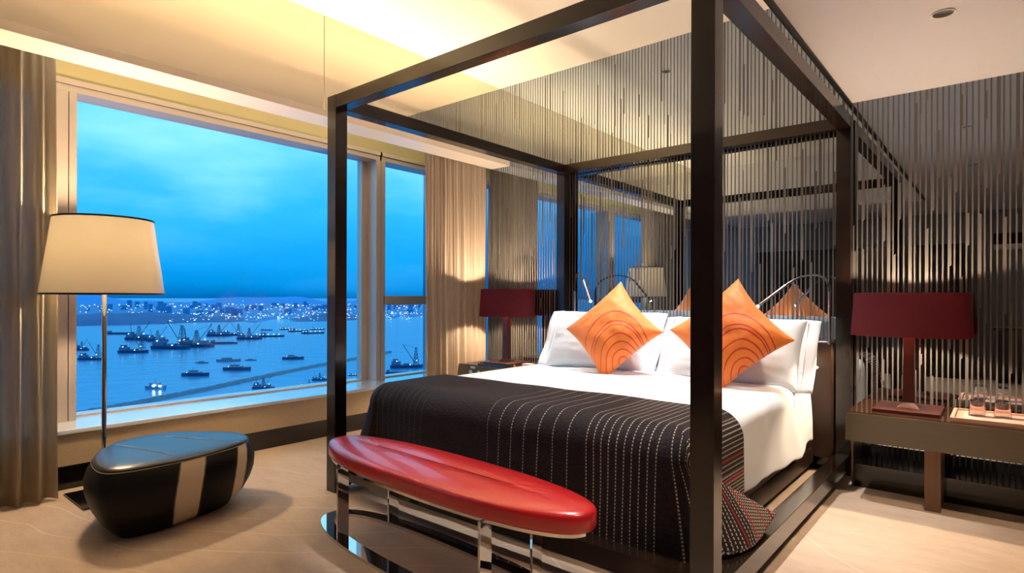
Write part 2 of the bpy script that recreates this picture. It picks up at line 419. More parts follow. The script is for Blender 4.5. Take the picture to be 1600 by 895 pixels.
mu = MB().box(-4.80, XF, 3.47, 3.522, .355, 2.456, bev=.003); mu.box(-4.80, XF, 3.526, 3.576, .355, 2.456, bev=.003)
struct('trim_8', mu, M['frame'])
struct('trim_9', MB().box(-4.80, XF, 4.30, MY-.001, .355, 2.497), M['frame'])
# curtain pocket lighting strip
st = thing('light_strip', (-4.02, 1.9, 2.70), 'long warm light strip hidden up inside the curtain pocket', 'light strip')
MB().box(-4.0, -3.972, -1.0, 4.3, 2.60, 2.615).build('strip_body', M['ceiling'], st)
light('strip_light', 'AREA', (-4.27, 1.8, 2.745), P_LED, (1, .84, .46), st, shape=(.35, 5.0))
for y in (-.2, .85, 4.0):
    light('pocket_spot', 'SPOT', (-4.0, y, 2.74), P_LED*1.3, (1, .97, .84), st, size=.08, spot=120, blend=1)

cv = thing('cove_light', (-3.80, 1.9, 2.497), 'warm light strip lying on the soffit ledge, washing the raised ceiling', 'light strip')
MB().box(-3.83, -3.77, -.45, 4.40, 2.496, 2.499).build('strip_body', M['ceiling'], cv)
light('cove_strip_light', 'AREA', (-3.80, 1.97, 2.503), P_COVE, (1, .74, .42), cv, shape=(.05, 4.7), rot=(PI, 0, 0))

# ------------------------------------------------------------ curtains
def curtain(name, y0, y1, x, amp, folds, mat, label, z1, seed):
    random.seed(seed); ph = [random.uniform(-.6, .6) for _ in range(40)]; am = [random.uniform(.55, 1.2) for _ in range(40)]
    def f(a, b):
        zc = b*z1 + (1-b)*.012; t = a*folds; k = int(t); fr = t-k
        A = am[k % 40]*(1-fr)+am[(k+1) % 40]*fr; Q = ph[k % 40]*(1-fr)+ph[(k+1) % 40]*fr
        w = sin(2*PI*t + Q*(1.4-b)); low = (1-b)
        xx = x + amp*A*w*(.55+.45*low) + .012*nz(a*9, b*3, seed) + amp*.3*sin(4*PI*t+1+b*2)
        yy = y0 + (y1-y0)*a + .012*sin(2*PI*t*1.0+1.2)*low + .02*nz(a*4, b*2, seed+3)*low
        return Vector((xx, yy, zc))
    mb = MB().grid(f, folds*14, 40)
    o = mb.build(name, mat, smooth=True, mods=(('SOLIDIFY', dict(thickness=.002)),), loc=(x, (y0+y1)/2, 0))
    def g(a, b):
        p = f(a, 0); return Vector((p.x + .003, p.y, .012 + b*.035))
    return tag(o, label, 'curtain')
curtain('sheer_curtain', -.55, .90, -4.10, .050, 15, M['sheer'], 'grey beige translucent curtain hanging at the left edge beside the floor lamp', 2.70, 5)
curtain('curtain', 3.60, 4.41, -4.03, .036, 10, M['drape'], 'gathered beige curtain hanging in the corner next to the striped mirror wall', 2.70, 9)

# ------------------------------------------------------------ four poster bed
XL0, XL1, XR0, XR1 = -3.09, -3.005, -.842, -.757; YF0, YF1, YH0, YH1 = 1.988, 2.067, 4.333, 4.412; HT = 2.34
bed = thing('four_poster_bed', (-1.92, 3.2, 0), 'dark walnut four poster bed with open square canopy frame', 'bed')
for x0, x1, y0, y1 in ((XL0, XL1, YF0, YF1), (XR0, XR1, YF0, YF1), (XL0, XL1, YH0, YH1), (XR0, XR1, YH0, YH1)):
    MB().box(x0, x1, y0, y1, 0, HT, bev=.002).build('post', M['wood'], bed)
for y0, y1 in ((YF0, YF1), (YH0, YH1)):
    MB().box(XL1, XR0, y0+.001, y1-.001, 2.262, HT-.001, bev=.002).build('canopy_rail', M['wood_h'], bed)
for x0, x1 in ((XL0, XL1), (XR0, XR1)):
    MB().box(x0+.001, x1-.001, YF1, YH0, 2.262, HT-.001, bev=.002).build('canopy_rail', M['wood_h'], bed)
    MB().box(x0+.001, x1-.001, YF1, YH0, .048, .137, bev=.002).build('bottom_rail', M['wood_h'], bed)
MB().box(XL1, XR0, YF0+.001, YF1-.001, .095, .18, bev=.002).build('bottom_rail', M['wood_h'], bed)
b = MB().box(-2.92, -.97, 2.25, 4.33, .05, .16, bev=.01); b.box(-2.93, -.975, 2.23, 4.33, .155, .25, bev=.012)
b.build('bed_base', M['leather_brown'], bed, smooth='auto')
hb = MB().box(XL1+.01, XR0-.01, 4.30, 4.40, .10, .87, bev=.02, seg=3); hb.build('headboard', M['leather_brown'], bed, smooth='auto')
MB().box(-2.93, -.97, 2.22, 4.28, .25, .575, bev=.06, seg=4).build('mattress', M['linen'], bed, smooth=True)

# drape: cloth over the mattress; hangs past the edges by du, dv
def hang(h, r, R, dirv):
    a = min(r/R, PI/2); p = Vector((h[0]*R*sin(a), h[1]*R*sin(a), -R*(1-cos(a))))
    if r > R*PI/2: p += Vector(dirv)*(r-R*PI/2)
    return p
ZT = .615
# duvet: top sheet with folded side drops
def duvet(a, b):
    R = .09; xl, xr = -2.97+R, -.945-R; y0, y1 = 2.30, 4.20; side = .44
    s = -side + a*((xr-xl) + 2*side); y = y0 + (y1-y0)*b
    wr = (.012*nz(s*2.2, y*2.5, 1) + .006*nz(s*7, y*7, 4))*min(1, max(0, (y-2.7)/.2)) - .004
    if s < 0: d = -s; p = Vector((xl, y, ZT)) + hang((-1, 0), d, R, (-.06, 0, -1))
    elif s > xr-xl:
        d = s-(xr-xl); wv = .018*sin(y*7+1)*max(0, d-.1)/.4 + .014*nz(y*6, d*3, 2)
        k2 = min(1, max(0, (y-2.72)/.35)); p = Vector((xr, y, ZT)) + hang((1, 0), d, R, (.10*k2, 0, -1)); p.x += wv*k2 - .012*(1-k2)
        p.z += .05*(max(0, d-.3)/.2)*nz(y*3.1, 0, 8)*k2
        if y > 3.7: p.x += -.02*(y-3.7)
    else: p = Vector((xl+s, y, ZT+wr+.015*sin(PI*s/(xr-xl))))
    p.z -= .0 if b > .1 else (.1-b)*.15
    return p
tag(MB().grid(duvet, 110, 80).build('duvet', M['linen'], smooth=True, mods=(('SOLIDIFY', dict(thickness=.022, offset=-1)), ('SUBSURF', dict(levels=1, render_levels=1))), loc=(-1.95, 3.2, ZT)),
    'smooth white duvet spread over the bed with its sides hanging down', 'duvet')

# throw over the foot of the bed
def throw():
    R = .13; xl, xr = -2.985+R, -.905-R; yf = 2.155+R; yh = 2.74; DL, DR, DF = .42, .62, .62; zt = ZT+.022
    LX = xr-xl; LY = yh-yf
    A = Vector((.04, -.03, -1)).normalized(); T = Vector((.178, .657, -.357)).normalized(); B = Vector((.015, .0, -1)).normalized()
    AL = Vector((-.10, -.12, -1)).normalized(); TL = Vector((-.28, -.16, -1)).normalized()
    def f(a, b):
        s = -DL + a*(DL+LX+DR); t = LY - b*(LY+DF)      # t < 0 hangs over the foot
        du = max(0, s-LX); dl = max(0, -s); dv = max(0, -t)
        x = min(max(s, 0), LX) + xl; y = max(t, 0) + yf
        edge = .10*((x-xl)/LX) * (1 if t > 0 else 1)
        zz = zt + .008*nz(x*3, y*3, 7)
        base = Vector((x, y, zz))
        if du > 0 and dv > 0:
            th = math.atan2(du, dv)/(PI/2); r = math.hypot(du, dv)
            if th < .5: q = th/.5; d = A.lerp(T, q**.8).normalized()
            else: q = (th-.5)/.5; d = T.lerp(B, q**.8).normalized()
            h = (sin(th*PI/2), -cos(th*PI/2)); p = hang(h, r, R, d)
            p.x += .12*sin(PI*min(1, th/.5)**.65)*min(1, r/.62)**1.6*(1 if th < .5 else 0) + (.02 if th < .5 else 0)*min(1, r/.2)
            base += p
        elif dl > 0 and dv > 0:
            th = math.atan2(dl, dv)/(PI/2); r = math.hypot(dl, dv)
            d = AL.lerp(TL, th*2 if th < .5 else 2-th*2).normalized(); base += hang((-sin(th*PI/2), -cos(th*PI/2)), r, R, d)
        elif du > 0:
            base += hang((1, 0), du, R, B); 
        elif dl > 0: base += hang((-1, 0), dl, R, (-.10, 0, -1))
        elif dv > 0:
            base += hang((0, -1), dv, R, (0.0, -.03, -1)); base.y += .012*sin(s*9+.6)*min(1, dv/.4) + .006*nz(s*9, dv*3, 3)
        if base.z < .155 and -.87 < base.x < -.75 and base.y > 2.10: base.z = .155
        base.z = max(base.z, .022)
        return base
    def uv(a, b):
        return (-DL + a*(DL+LX+DR) - LX - R*.6, LY - b*(LY+DF))
    return MB().grid(f, 200, 100, uv)
tag(throw().build('bed_throw', M['throw'], smooth=True, mods=(('SOLIDIFY', dict(thickness=.007, offset=1)),), loc=(-1.95, 2.5, ZT)),
    'dark woven throw with pale stitched stripes draped over the foot of the bed', 'throw')

# pillows
def pillow(name, w, h, t, loc, rot, mat, label, cat, group=None, flange=0, pinch=.06, seed=0, uvs=False, k=.5):
    root = None
    mb = MB(); n = 28
    def surf(side):
        def f(a, b):
            u = a*2-1; v = b*2-1
            ex = max(0, 1-abs(u)**2.4); ey = max(0, 1-abs(v)**2.4)
            d = (ex*ey)**k
            px = u*(w/2)*(1-pinch*(1-v*v)*abs(u)**2); pz = v*(h/2)*(1-pinch*(1-u*u)*abs(v)**2)
            wr = .012*nz(u*2.5+seed, v*2.5, side)*min(1, d*2) + .007*nz(u*6+v*3, v*7-u*2+seed, side)*min(1, d*1.5)
            return Vector((px, -side*(t/2*d + .002) + wr*side, pz))
        return f
    mb.grid(surf(1), n, n, (lambda a, b: (a*2-1, b*2-1)) if uvs else None)
    mb.grid(lambda a, b: surf(-1)(1-a, b), n, n, (lambda a, b: (1-a*2, b*2-1)) if uvs else None)
    bmesh.ops.remove_doubles(mb.bm, verts=mb.bm.verts[:], dist=.0045)
    if flange:
        o = mb.build(name, mat, smooth=True, mods=(('SUBSURF', dict(levels=1, render_levels=1)),))
        for sgn in (-1, 1):
            m2 = MB(); m2.grid(lambda a, b, sgn=sgn: Vector((sgn*(w/2-.05 + a*(flange+.05)), -.012*sin(b*9+seed)*a - .004, (b-.5)*h*(.97-.02*a) + .004*sin(b*13))), 4, 20)
            m2.build('pillowcase_flange', mat, o, smooth=True, local=True, mods=(('SOLIDIFY', dict(thickness=.008, offset=0)),))
        for sgn in (-1, 1): MB().box(sgn*(w/2-.005)-.0012, sgn*(w/2-.005)+.0012, -.012, .0, -h*.44, h*.44).build('seam', M['hem'], o, local=True)
    else:
        o = mb.build(name, mat, smooth=True, mods=(('SUBSURF', dict(levels=1, render_levels=1)),))
    o.location = loc; o.rotation_euler = rot
    return tag(o, label, cat, group)
R_ = math.radians
for i, (x, y, z, lab) in enumerate(((-2.42, 4.07, .70, 'white pillow lying flat under the left upright pillow'), (-1.37, 4.07, .70, 'white pillow lying flat under the right upright pillow, its open end showing'))):
    pillow('pillow', .92, .40, .17, (x, y, z), (R_(90), 0, 0), M['linen'], lab, 'pillow', 'white bed pillows', seed=i+4)
pillow('pillow', .90, .50, .27, (-2.39, 3.93, .82), (R_(-26), 0, 0), M['linen'], 'white pillow standing behind the left orange cushion, by the far nightstand', 'pillow', 'white bed pillows', flange=.06, seed=1)
pillow('pillow', .90, .50, .27, (-1.375, 3.93, .795), (R_(-26), 0, 0), M['linen'], 'white pillow standing behind the orange cushion nearest the near bed post', 'pillow', 'white bed pillows', flange=.06, seed=2)
def cushion(loc, label, tilt, yaw, seed):
    o = pillow('throw_cushion', .555, .555, .24, loc, (0, 0, 0), M['cushion'], label, 'cushion', 'orange cushions on the bed', pinch=.13, seed=seed, uvs=True, k=.62)
    o.matrix_world = Matrix.Translation(loc) @ Matrix.Rotation(R_(yaw), 4, 'Z') @ Matrix.Rotation(R_(tilt), 4, 'X') @ Matrix.Rotation(R_(45+3*(seed-10)), 4, 'Y')
    return o
cushion((-2.13, 3.67, .92), 'orange cushion with stitched arches balanced on its corner, left one on the bed', -22, 4, 10)
cushion((-1.30, 3.65, .925), 'orange cushion with stitched arches balanced on its corner, partly behind the near bed post', -22, 4, 11)

# ------------------------------------------------------------ bench
bl = Vector((-1.87, 1.75, 0)); BA = R_(-2.6)
bench = thing('bench', bl, 'long oval red leather bench with polished chrome base at the foot of the bed', 'bench', rz=BA)
def oval(t, a, bb, n=2.35):
    c, s_ = cos(t), sin(t); return (a*math.copysign(abs(c)**(2/n), c), bb*math.copysign(abs(s_)**(2/n), s_))
NS = 96
def cap(a, bb, prof):
    mb = MB(); t = mb.bm; rings = []
    for sc, zz in prof:
        rings.append([t.verts.new((*(oval(2*PI*i/NS, a-sc, bb-sc)), zz)) for i in range(NS)])
    for r0, r1 in zip(rings, rings[1:]):
        for i in range(NS): t.faces.new((r0[i], r0[(i+1) % NS], r1[(i+1) % NS], r1[i]))
    t.faces.new(rings[0][::-1]); return mb, t, rings
sa, sb = .80, .195
mb, t, rings = cap(sa, sb, ((.03, .352), (.006, .354), (.0, .366), (.0, .408), (.004, .417), (.012, .423), (.03, .428), (.08, .434)))
prev = rings[-1]
for k in (.8, .6, .4, .2, .05):
    z_ = .434 + (.003 if k > .3 else (.002 if k > .1 else -.001))
    r = [t.verts.new((*[(oval(2*PI*i/NS, sa-.08, sb-.08))[0]*(1-(1-k)*.28), (oval(2*PI*i/NS, sa-.08, sb-.08))[1]*k][:2], z_ + .0025*nz(i*.5, k*3, 2))) for i in range(NS)]
    for i in range(NS): t.faces.new((prev[i], prev[(i+1) % NS], r[(i+1) % NS], r[i]))
    prev = r
t.faces.new(prev); bmesh.ops.recalc_face_normals(t, faces=t.faces[:])
seat = mb.build('seat_cushion', M['red_leather'], bench, smooth=True, local=True)
MB().box(-.44, .44, -.0015, .0015, .4355, .4385).build('seam', PM('red_seam', (.35, .01, .012), .5), seat, local=True)
def ovalring(a, bb, wd, z0, z1, name, mat, parent):
    mb = MB(); t = mb.bm; R = []
    for i in range(NS):
        th = 2*PI*i/NS; o1 = oval(th, a, bb); o2 = oval(th, a-wd, bb-wd)
        R.append([t.verts.new((*o1, z0)), t.verts.new((*o1, z1)), t.verts.new((*o2, z1)), t.verts.new((*o2, z0))])
    for i in range(NS):
        q, w = R[i], R[(i+1) % NS]
        for k in range(4): t.faces.new((q[k], w[k], w[(k+1) % 4], q[(k+1) % 4]))
    bmesh.ops.recalc_face_normals(t, faces=t.faces[:]); return mb.build(name, mat, parent, local=True, smooth='auto')
ovalring(.782, .180, .10, .338, .352, 'seat_frame', M['chrome'], bench)
ovalring(.86, .215, .075, .0, .014, 'base_ring', M['chrome'], bench)
for x, y in ((-.52, -.145), (.43, -.145), (-.52, .145), (.43, .145)):
    MB().box(x-.006, x+.006, y-.030, y+.030, .010, .342, bev=.0012).build('leg', M['chrome'], bench, local=True)

# ------------------------------------------------------------ ottoman
otl = (-3.43, 1.27, 0)
ott = thing('ottoman', otl, 'rounded black leather ottoman with two cream bands by the window', 'ottoman')
rim = [(-3.38, .89), (-3.14, .89), (-3.09, 1.12), (-3.15, 1.42), (-3.25, 1.58), (-3.41, 1.63), (-3.61, 1.52), (-3.76, 1.34), (-3.72, 1.10), (-3.57, .97)]
rc = [Vector((x, y, 0)) for x, y in clos([(x, y, 0) for x, y in rim], 10) for _ in ()] if False else [Vector((p.x, p.y, 0)) for p in clos([(x, y, 0) for x, y in rim], 10)]
cen = sum(rc, Vector())/len(rc)
def offs(k, zz): return [cen + (p-cen).normalized()*((p-cen).length + k) + Vector((0, 0, zz)) for p in rc]
mb = MB(); t = mb.bm; prof = ((-.15, .0), (-.10, .006), (-.07, .03), (-.022, .08), (.014, .14), (.034, .20), (.038, .26), (.022, .31), (.004, .338), (.0, .342))
rings = [[t.verts.new(p) for p in offs(k, zz)] for k, zz in prof]; nn = len(rc)
for r0, r1 in zip(rings, rings[1:]):
    for i in range(nn): t.faces.new((r0[i], r0[(i+1) % nn], r1[(i+1) % nn], r1[i]))
t.faces.new(rings[0][::-1]); t.faces.new(rings[-1]); bmesh.ops.recalc_face_normals(t, faces=t.faces[:])
def band_mat():
    m, nt, b = newmat('ottoman_side_leather'); tc, x, y, z = coords(nt)
    yy = y - (z-.17)*(z-.17)*1.2 
    a = (yy > -.125)*(yy < .005); c = (yy > .195)*(yy < .27)
    e1 = ((yy + .125).abs() < .004).mx((yy - .005).abs() < .004).mx((yy - .195).abs() < .004).mx((yy - .27).abs() < .004)
    col = mixc(nt, a.mx(c)*(x > -.05), (.004, .004, .004), (.80, .66, .50)); col = mixc(nt, e1*(x > -.05)*.8, col, (.10, .07, .05))
    nt.links.new(col, b.inputs['Base Color']); b.inputs['Roughness'].default_value = .5; b.inputs['Specular IOR Level'].default_value = .25; bump(nt, b, tex_noise(nt, 120, 3), .25); return m
side = mb.build('side_panel', band_mat(), ott, smooth='auto')
mb = MB(); t = mb.bm; rings = [[t.verts.new(p) for p in offs(k, zz)] for k, zz in ((.004, .338), (.006, .344), (.0, .352), (-.02, .360), (-.08, .366), (-.2, .370))]
for r0, r1 in zip(rings, rings[1:]):
    for i in range(nn): t.faces.new((r0[i], r0[(i+1) % nn], r1[(i+1) % nn], r1[i]))
t.faces.new(rings[-1]); bmesh.ops.recalc_face_normals(t, faces=t.faces[:])
top = mb.build('top_panel', M['black_leather'], ott, smooth=True)
mb = MB()
for y0, y1 in ((1.165, 1.05), (1.50, 1.29)):
    pts = [Vector((-3.16 - .44*k/14, y0 + (y1-y0)*k/14, .3712 if 1 < k < 13 else .3690)) for k in range(15)]
    mb.tube(pts, .0012, 6)
mb.tube([p+Vector((0, 0, 0)) for p in offs(.005, .341)] + [offs(.005, .341)[0]], .002, 6)
mb.build('stitching', M['thread'], top)

# ------------------------------------------------------------ floor lamp
fl = thing('floor_lamp', (-3.965, 1.10, 0), 'tall chrome floor lamp with glowing cream shade beside the window', 'lamp')
MB().box(-4.155, -3.775, .955, 1.30, .0, .014, bev=.002).build('base', M['black'], fl)
MB().box(-4.158, -3.772, .952, 1.303, .0, .006).build('base_edge', M['steel'], fl)
MB().lathe(((.0125, .014), (.0125, 1.30), (.006, 1.31)), (-3.965, 1.10, 0), 20).build('pole', M['chrome'], fl, smooth='auto')
shd = MB().lathe(((.300, 1.165), (.243, 1.59), (.239, 1.59), (.296, 1.165)), (-3.965, 1.10, 0), 64, closed=True).build('lamp_shade', M['shade_cream'], fl, smooth='auto')
for r, z_ in ((.3005, 1.165), (.2435, 1.59)): MB().lathe(((r, z_-.005), (r+.003, z_-.005), (r+.003, z_+.005), (r, z_+.005)), (-3.965, 1.10, 0), 64, closed=True).build('shade_trim', M['flex'], shd)
sp = MB()
for k in range(3): sp.tube([(-3.965, 1.10, 1.31), (-3.965+.24*cos(k*2.09), 1.10+.24*sin(k*2.09), 1.57)], .003, 6)
sp.build('shade_support', M['steel'], fl)
MB().lathe(((.01, 1.31), (.03, 1.35), (.035, 1.38), (.02, 1.42), (.004, 1.43)), (-3.965, 1.10, 0), 16).build('bulb', M['bulb'], fl, smooth=True)
light('floor_lamp_light', 'POINT', (-3.965, 1.10, 1.46), P_FLOOR, WARM, fl, size=.06)

# ------------------------------------------------------------ nightstands and table lamps
def table_lamp(cx, cy, z0, label, dz):
    r = thing('table_lamp', (cx, cy, z0), label, 'lamp', 'red bedside lamps')
    MB().box(cx-.16, cx+.16, cy-.19, cy+.17, z0, z0+.018, bev=.003).build('base', M['pump'], r)
    st_ = MB()
    q = .030; w = .055
    st_.hexa([(cx-q, cy-q, z0+.04), (cx+q, cy-q, z0+.04), (cx+q, cy+q, z0+.04), (cx-q, cy+q, z0+.04), (cx-q*.85, cy-q*.85, z0+.45), (cx+q*.85, cy-q*.85, z0+.45), (cx+q*.85, cy+q*.85, z0+.45), (cx-q*.85, cy+q*.85, z0+.50)], .002)
    st_.hexa([(cx-w, cy-w, z0+.018), (cx+w, cy-w, z0+.018), (cx+w, cy+w, z0+.018), (cx-w, cy+w, z0+.018), (cx-q, cy-q, z0+.045), (cx+q, cy-q, z0+.045), (cx+q, cy+q, z0+.045), (cx-q, cy+q, z0+.045)])
    st_.build('stem', M['pump'], r)
    zb, zt = z0+.43+dz, z0+.685+dz
    MB().lathe(((.302, zb), (.283, zt), (.281, zt), (.300, zb)), (cx, cy, 0), 64, sy=.62, closed=True).build('lamp_shade', [M['shade_red']], r, smooth='auto')
    MB().lathe(((.2985, zb+.001), (.2795, zt-.001), (.2775, zt-.001), (.2965, zb+.001)), (cx, cy, 0), 64, sy=.62, closed=True).build('shade_lining', [M['shade_in']], r, smooth='auto')
    MB().lathe(((.008, z0+.45), (.022, z0+.47), (.025, z0+.49), (.015, z0+.52), (.004, z0+.53)), (cx, cy, 0), 16).build('bulb', M['bulb'], r, smooth=True)
    light('table_lamp_light', 'POINT', (cx, cy, (zb+zt)/2+.02), P_TABLE, WARM2, r, size=.025)
NZ = .50
desk = thing('nightstand', (.1, 4.1, 0), 'long grey wooden bedside desk with dark top at the right, lamp and glasses on it', 'nightstand')
def slab(xl, xr, z1, z0, slant_r=False):
    return [(xl-.012, 3.90, z0), (xr, 3.90, z0), (xr, 4.42, z0), (xl-.012, 4.42, z0), (xl, 3.86, z1), (xr, 3.86, z1), (xr, 4.42, z1), (xl, 4.42, z1)]
MB().hexa(slab(-.695, 1.1, NZ-.006, .325), .002).build('body', M['green_wood'], desk)
MB().box(-.693, 1.1, 3.868, 4.418, NZ-.006, NZ, bev=.001).build('desk_top', M['top_wood'], desk)
MB().box(-.325, -.252, 3.90, 4.20, 0, .325, bev=.002).build('leg', M['leg_wood'], desk)
MB().box(.95, 1.02, 3.90, 4.20, 0, .325, bev=.002).build('leg', M['leg_wood'], desk)
pl = thing('plinth_panel', (.1, 4.27, 0), 'low black glossy plinth box under the bedside desk at the right', 'plinth')
MB().box(-.70, 1.1, 4.13, 4.422, 0, .139, bev=.001).build('panel', M['black'], pl)
MB().box(-.712, -.702, 4.12, 4.422, 0, .322).build('edge_strip', M['leg_wood'], pl)
table_lamp(-.42, 4.14, NZ, 'table lamp with wide dark red oval shade on the right hand bedside desk', 0)
NZL = .545
ns = thing('nightstand', (-3.5, 4.1, 0), 'low nightstand in the far corner between curtain and bed', 'nightstand')
MB().hexa([(-3.885, 3.87, .42), (-3.13, 3.87, .42), (-3.13, 4.42, .42), (-3.885, 4.42, .42), (-3.845, 3.85, NZL-.006), (-3.13, 3.85, NZL-.006), (-3.13, 4.42, NZL-.006), (-3.845, 4.42, NZL-.006)], .002).build('body', M['green_wood'], ns)
MB().box(-3.843, -3.13, 3.853, 4.418, NZL-.006, NZL, bev=.001).build('nightstand_top', M['top_wood'], ns)
for x in (-3.80, -3.22): MB().box(x, x+.06, 3.92, 4.2, 0, .42, bev=.002).build('leg', M['leg_wood'], ns)
for x in (-3.70, -3.60): MB().tube([(x, 3.8645, .475), (x, 3.857, .475)], .020, 24).build('control_dial', M['icon'], ns)
MB().box(-3.69, -3.64, 3.847, 3.853, .512, .530).build('switch_plate', M['icon'], ns)
table_lamp(-3.51, 4.14, NZL, 'table lamp with dark red oval shade in the far corner beside the curtain', .0)
tr = thing('leather_tray', (-3.44, 3.92, NZL), 'thin dark tray on the far nightstand in front of the lamp', 'tray')
MB().box(-3.62, -3.30, 3.865, 3.945, NZL, NZL+.012, bev=.002).build('tray_base', M['black'], tr)
MB().box(-3.62, -3.30, 3.94, 3.945, NZL+.010, NZL+.022).build('tray_rim', M['black'], tr)
k = MB().lathe(((.022, 0), (.026, .004), (.026, .012), (.010, .016), (.010, .024), (.016, .028)), (-3.245, 3.93, NZL), 20).build('brass_bell', M['brass'], smooth='auto', loc=(-3.245, 3.93, NZL)); tag(k, 'small brass object on the far nightstand beside the dark tray', 'ornament')
k = MB().box(-3.225, -3.145, 4.01, 4.09, NZL, NZL+.028, bev=.003).build('paper_box', M['paper'], loc=(-3.185, 4.05, NZL)); tag(k, 'small pinkish box on the far nightstand next to the pillows', 'box')
# tray and glasses
gt = thing('glass_tray', (.05, 4.05, NZ), 'pale wooden tray carrying upturned tumblers at the right edge', 'tray')
MB().box(-.215, .36, 3.90, 4.26, NZ, NZ+.012, bev=.002).build('tray_base', M['tray'], gt)
rimb = MB().box(-.215, .36, 3.90, 3.918, NZ+.010, NZ+.022, bev=.002); rimb.box(-.215, .36, 4.242, 4.26, NZ+.010, NZ+.022, bev=.002); rimb.box(-.215, -.197, 3.918, 4.242, NZ+.010, NZ+.022, bev=.002)
rimb.build('tray_rim', M['tray'], gt)
k = MB().box(-.16, .22, 3.945, 4.20, NZ+.0122, NZ+.0152).build('tray_liner', M['paper'], loc=(.03, 4.07, NZ+.012)); tag(k, 'pale pink paper liner lying in the wooden tray under the tumblers', 'paper liner')
for x, y, lab in ((-.105, 4.08, 'clear tumbler upside down on the tray, nearer the lamp'), (.002, 4.10, 'clear tumbler upside down on the tray, farther from the lamp')):
    z0 = NZ+.0155
    prof = ((.036, 0), (.0385, .001), (.033, .082), (.030, .088), (.004, .088)); inn = ((.004, .078), (.029, .078), (.0355, 0))
    g = MB().lathe(prof+inn, (0, 0, 0), 40, closed=True).build('tumbler', M['tumbler'], smooth='auto'); g.location = (x, y, z0)
    tag(g, lab, 'glass', 'upturned tumblers')

# ------------------------------------------------------------ reading lamps
def bez(p, n=18):
    P0, P1, P2, P3 = [Vector(q) for q in p]
    return [P0*(1-t)**3+P1*3*t*(1-t)**2+P2*3*t*t*(1-t)+P3*t**3 for t in [i/n for i in range(n+1)]]
def reading(x, y, zb, zt, h0, h1, label):
    r = thing('reading_lamp', (x, y, zb), label, 'lamp', 'gooseneck reading lamps')
    MB().tube([(x, y, zb), (x, y, zt)], .011, 16).build('stem', M['steel'], r, smooth='auto')
    h0 = Vector(h0); h1 = Vector(h1); d = (h0-h1).normalized()
    MB().tube(bez(((x, y, zt), (x, y, zt+.14), h0 + d*.16, h0)), .0065, 10).build('gooseneck', M['flex'], r, smooth='auto')
    head = MB().tube([h0, h1], .010, 16).build('lamp_head', M['steel'], r, smooth='auto')
    dd = (h1-h0).normalized(); MB().tube([h1+dd*.0005, h1+dd*.006], .0085, 14).build('led_lens', M['led'], head)
    sp_ = light('reading_light', 'SPOT', h1+dd*.012, P_READ, (.85, .92, 1), r, size=.01, spot=110, blend=.8)
    sp_.rotation_euler = dd.to_track_quat('-Z', 'Y').to_euler()
reading(-2.85, 4.27, .85, 1.21, (-2.585, 4.0, 1.29), (-2.475, 3.93, 1.125), 'curved gooseneck reading lamp lit above the left pillow')
reading(-.865, 4.27, .85, 1.195, (-1.09, 4.10, 1.235), (-1.225, 3.98, 1.10), 'curved gooseneck reading lamp lit above the right pillow, near the right head post')

# ------------------------------------------------------------ downlights
def downlight(x, y, z0, label, group, p, ang=80, lit=True, col=WARM2, rot=None):
    r = thing('downlight', (x, y, z0), label, 'ceiling light', group)
    MB().lathe(((.047, 0), (.047, -.004), (.040, -.004), (.040, 0)), (x, y, z0), 32, closed=True).build('trim_ring', M['trimwhite'], r, smooth='auto')
    MB().lathe(((.040, -.002), (.026, -.0005), (.010, -.0002)), (x, y, z0), 32).build('reflector', M['chrome'], r, smooth=True)
    light('downlight_light', 'SPOT', (x, y, z0-.012), p, col, r, size=.025, spot=ang, blend=.6, rot=rot)
for x, y, lab in ((-.21, 3.30, 'round recessed downlight in the pale ceiling at the upper right'), (-.21, 1.68, 'recessed downlight behind the first one, seen only in the mirror wall'), (-.21, .30, 'third recessed downlight of the right hand row, seen in the mirror wall')):
    downlight(x, y, LZ, lab, 'downlights in the lower ceiling', P_DOWN)
for x, y, lab in ((-2.38, 3.82, 'small recessed downlight in the raised ceiling above the pillows'), (-1.35, 3.82, 'unseen downlight added in the raised ceiling near the right head post'),
                  (-1.35, 2.35, 'unseen downlight added in the raised ceiling above the foot of the bed')):  # lamps other than the pillow one are out of view, added to light the bed
    downlight(x, y, CZ, lab, 'downlights in the raised ceiling', P_COFFER*(.5 if y < 1 else .8 if y < 3 else 1), 54, col=NEUT)
downlight(-1.5, -1.3, LZ, 'fill downlight added in the lower ceiling over the far end of the room', 'downlights in the lower ceiling', P_DOWN, 110)  # fill lamp added behind the camera

# ------------------------------------------------------------ far end of the room (seen in the mirror)
wd = thing('wardrobe', (-1.6, -2.0, 0), 'dark wardrobe with plain doors at the far end, reflected in the mirror', 'wardrobe')
MB().box(-3.3, -.4, -2.19, -1.75, 0, 1.95, bev=.004).build('body', M['dark_wood_far'], wd)
for i in range(4): MB().box(-3.28+i*.72, -2.59+i*.72, -1.75, -1.735, .04, 1.92, bev=.002).build('door', M['dark_wood_far'], wd)
sh = thing('wall_shelf', (.9, -2.0, 1.9), 'long pale wall shelf above the desk, reflected at the right of the mirror', 'shelf')
MB().box(-.1, 1.9, -2.19, -1.85, 1.86, 1.92, bev=.003).build('shelf_board', M['trimwhite'], sh)
MB().box(-.1, 1.9, -2.19, -2.17, 1.92, 2.10).build('back_board', M['dark_wood_far'], sh)
dk = thing('writing_desk', (.9, -1.8, 0), 'dark writing desk by the far wall, reflected in the mirror', 'desk')
MB().box(-.1, 1.9, -2.15, -1.5, .72, .76, bev=.003).build('desk_top', M['leg_wood'], dk)
for x in (-.05, 1.8): MB().box(x, x+.05, -2.1, -1.55, 0, .72).build('leg', M['dark_wood_far'], dk)
tv = thing('television', (.9, -2.1, 1.0), 'flat dark television standing on the desk, reflected in the mirror', 'television')
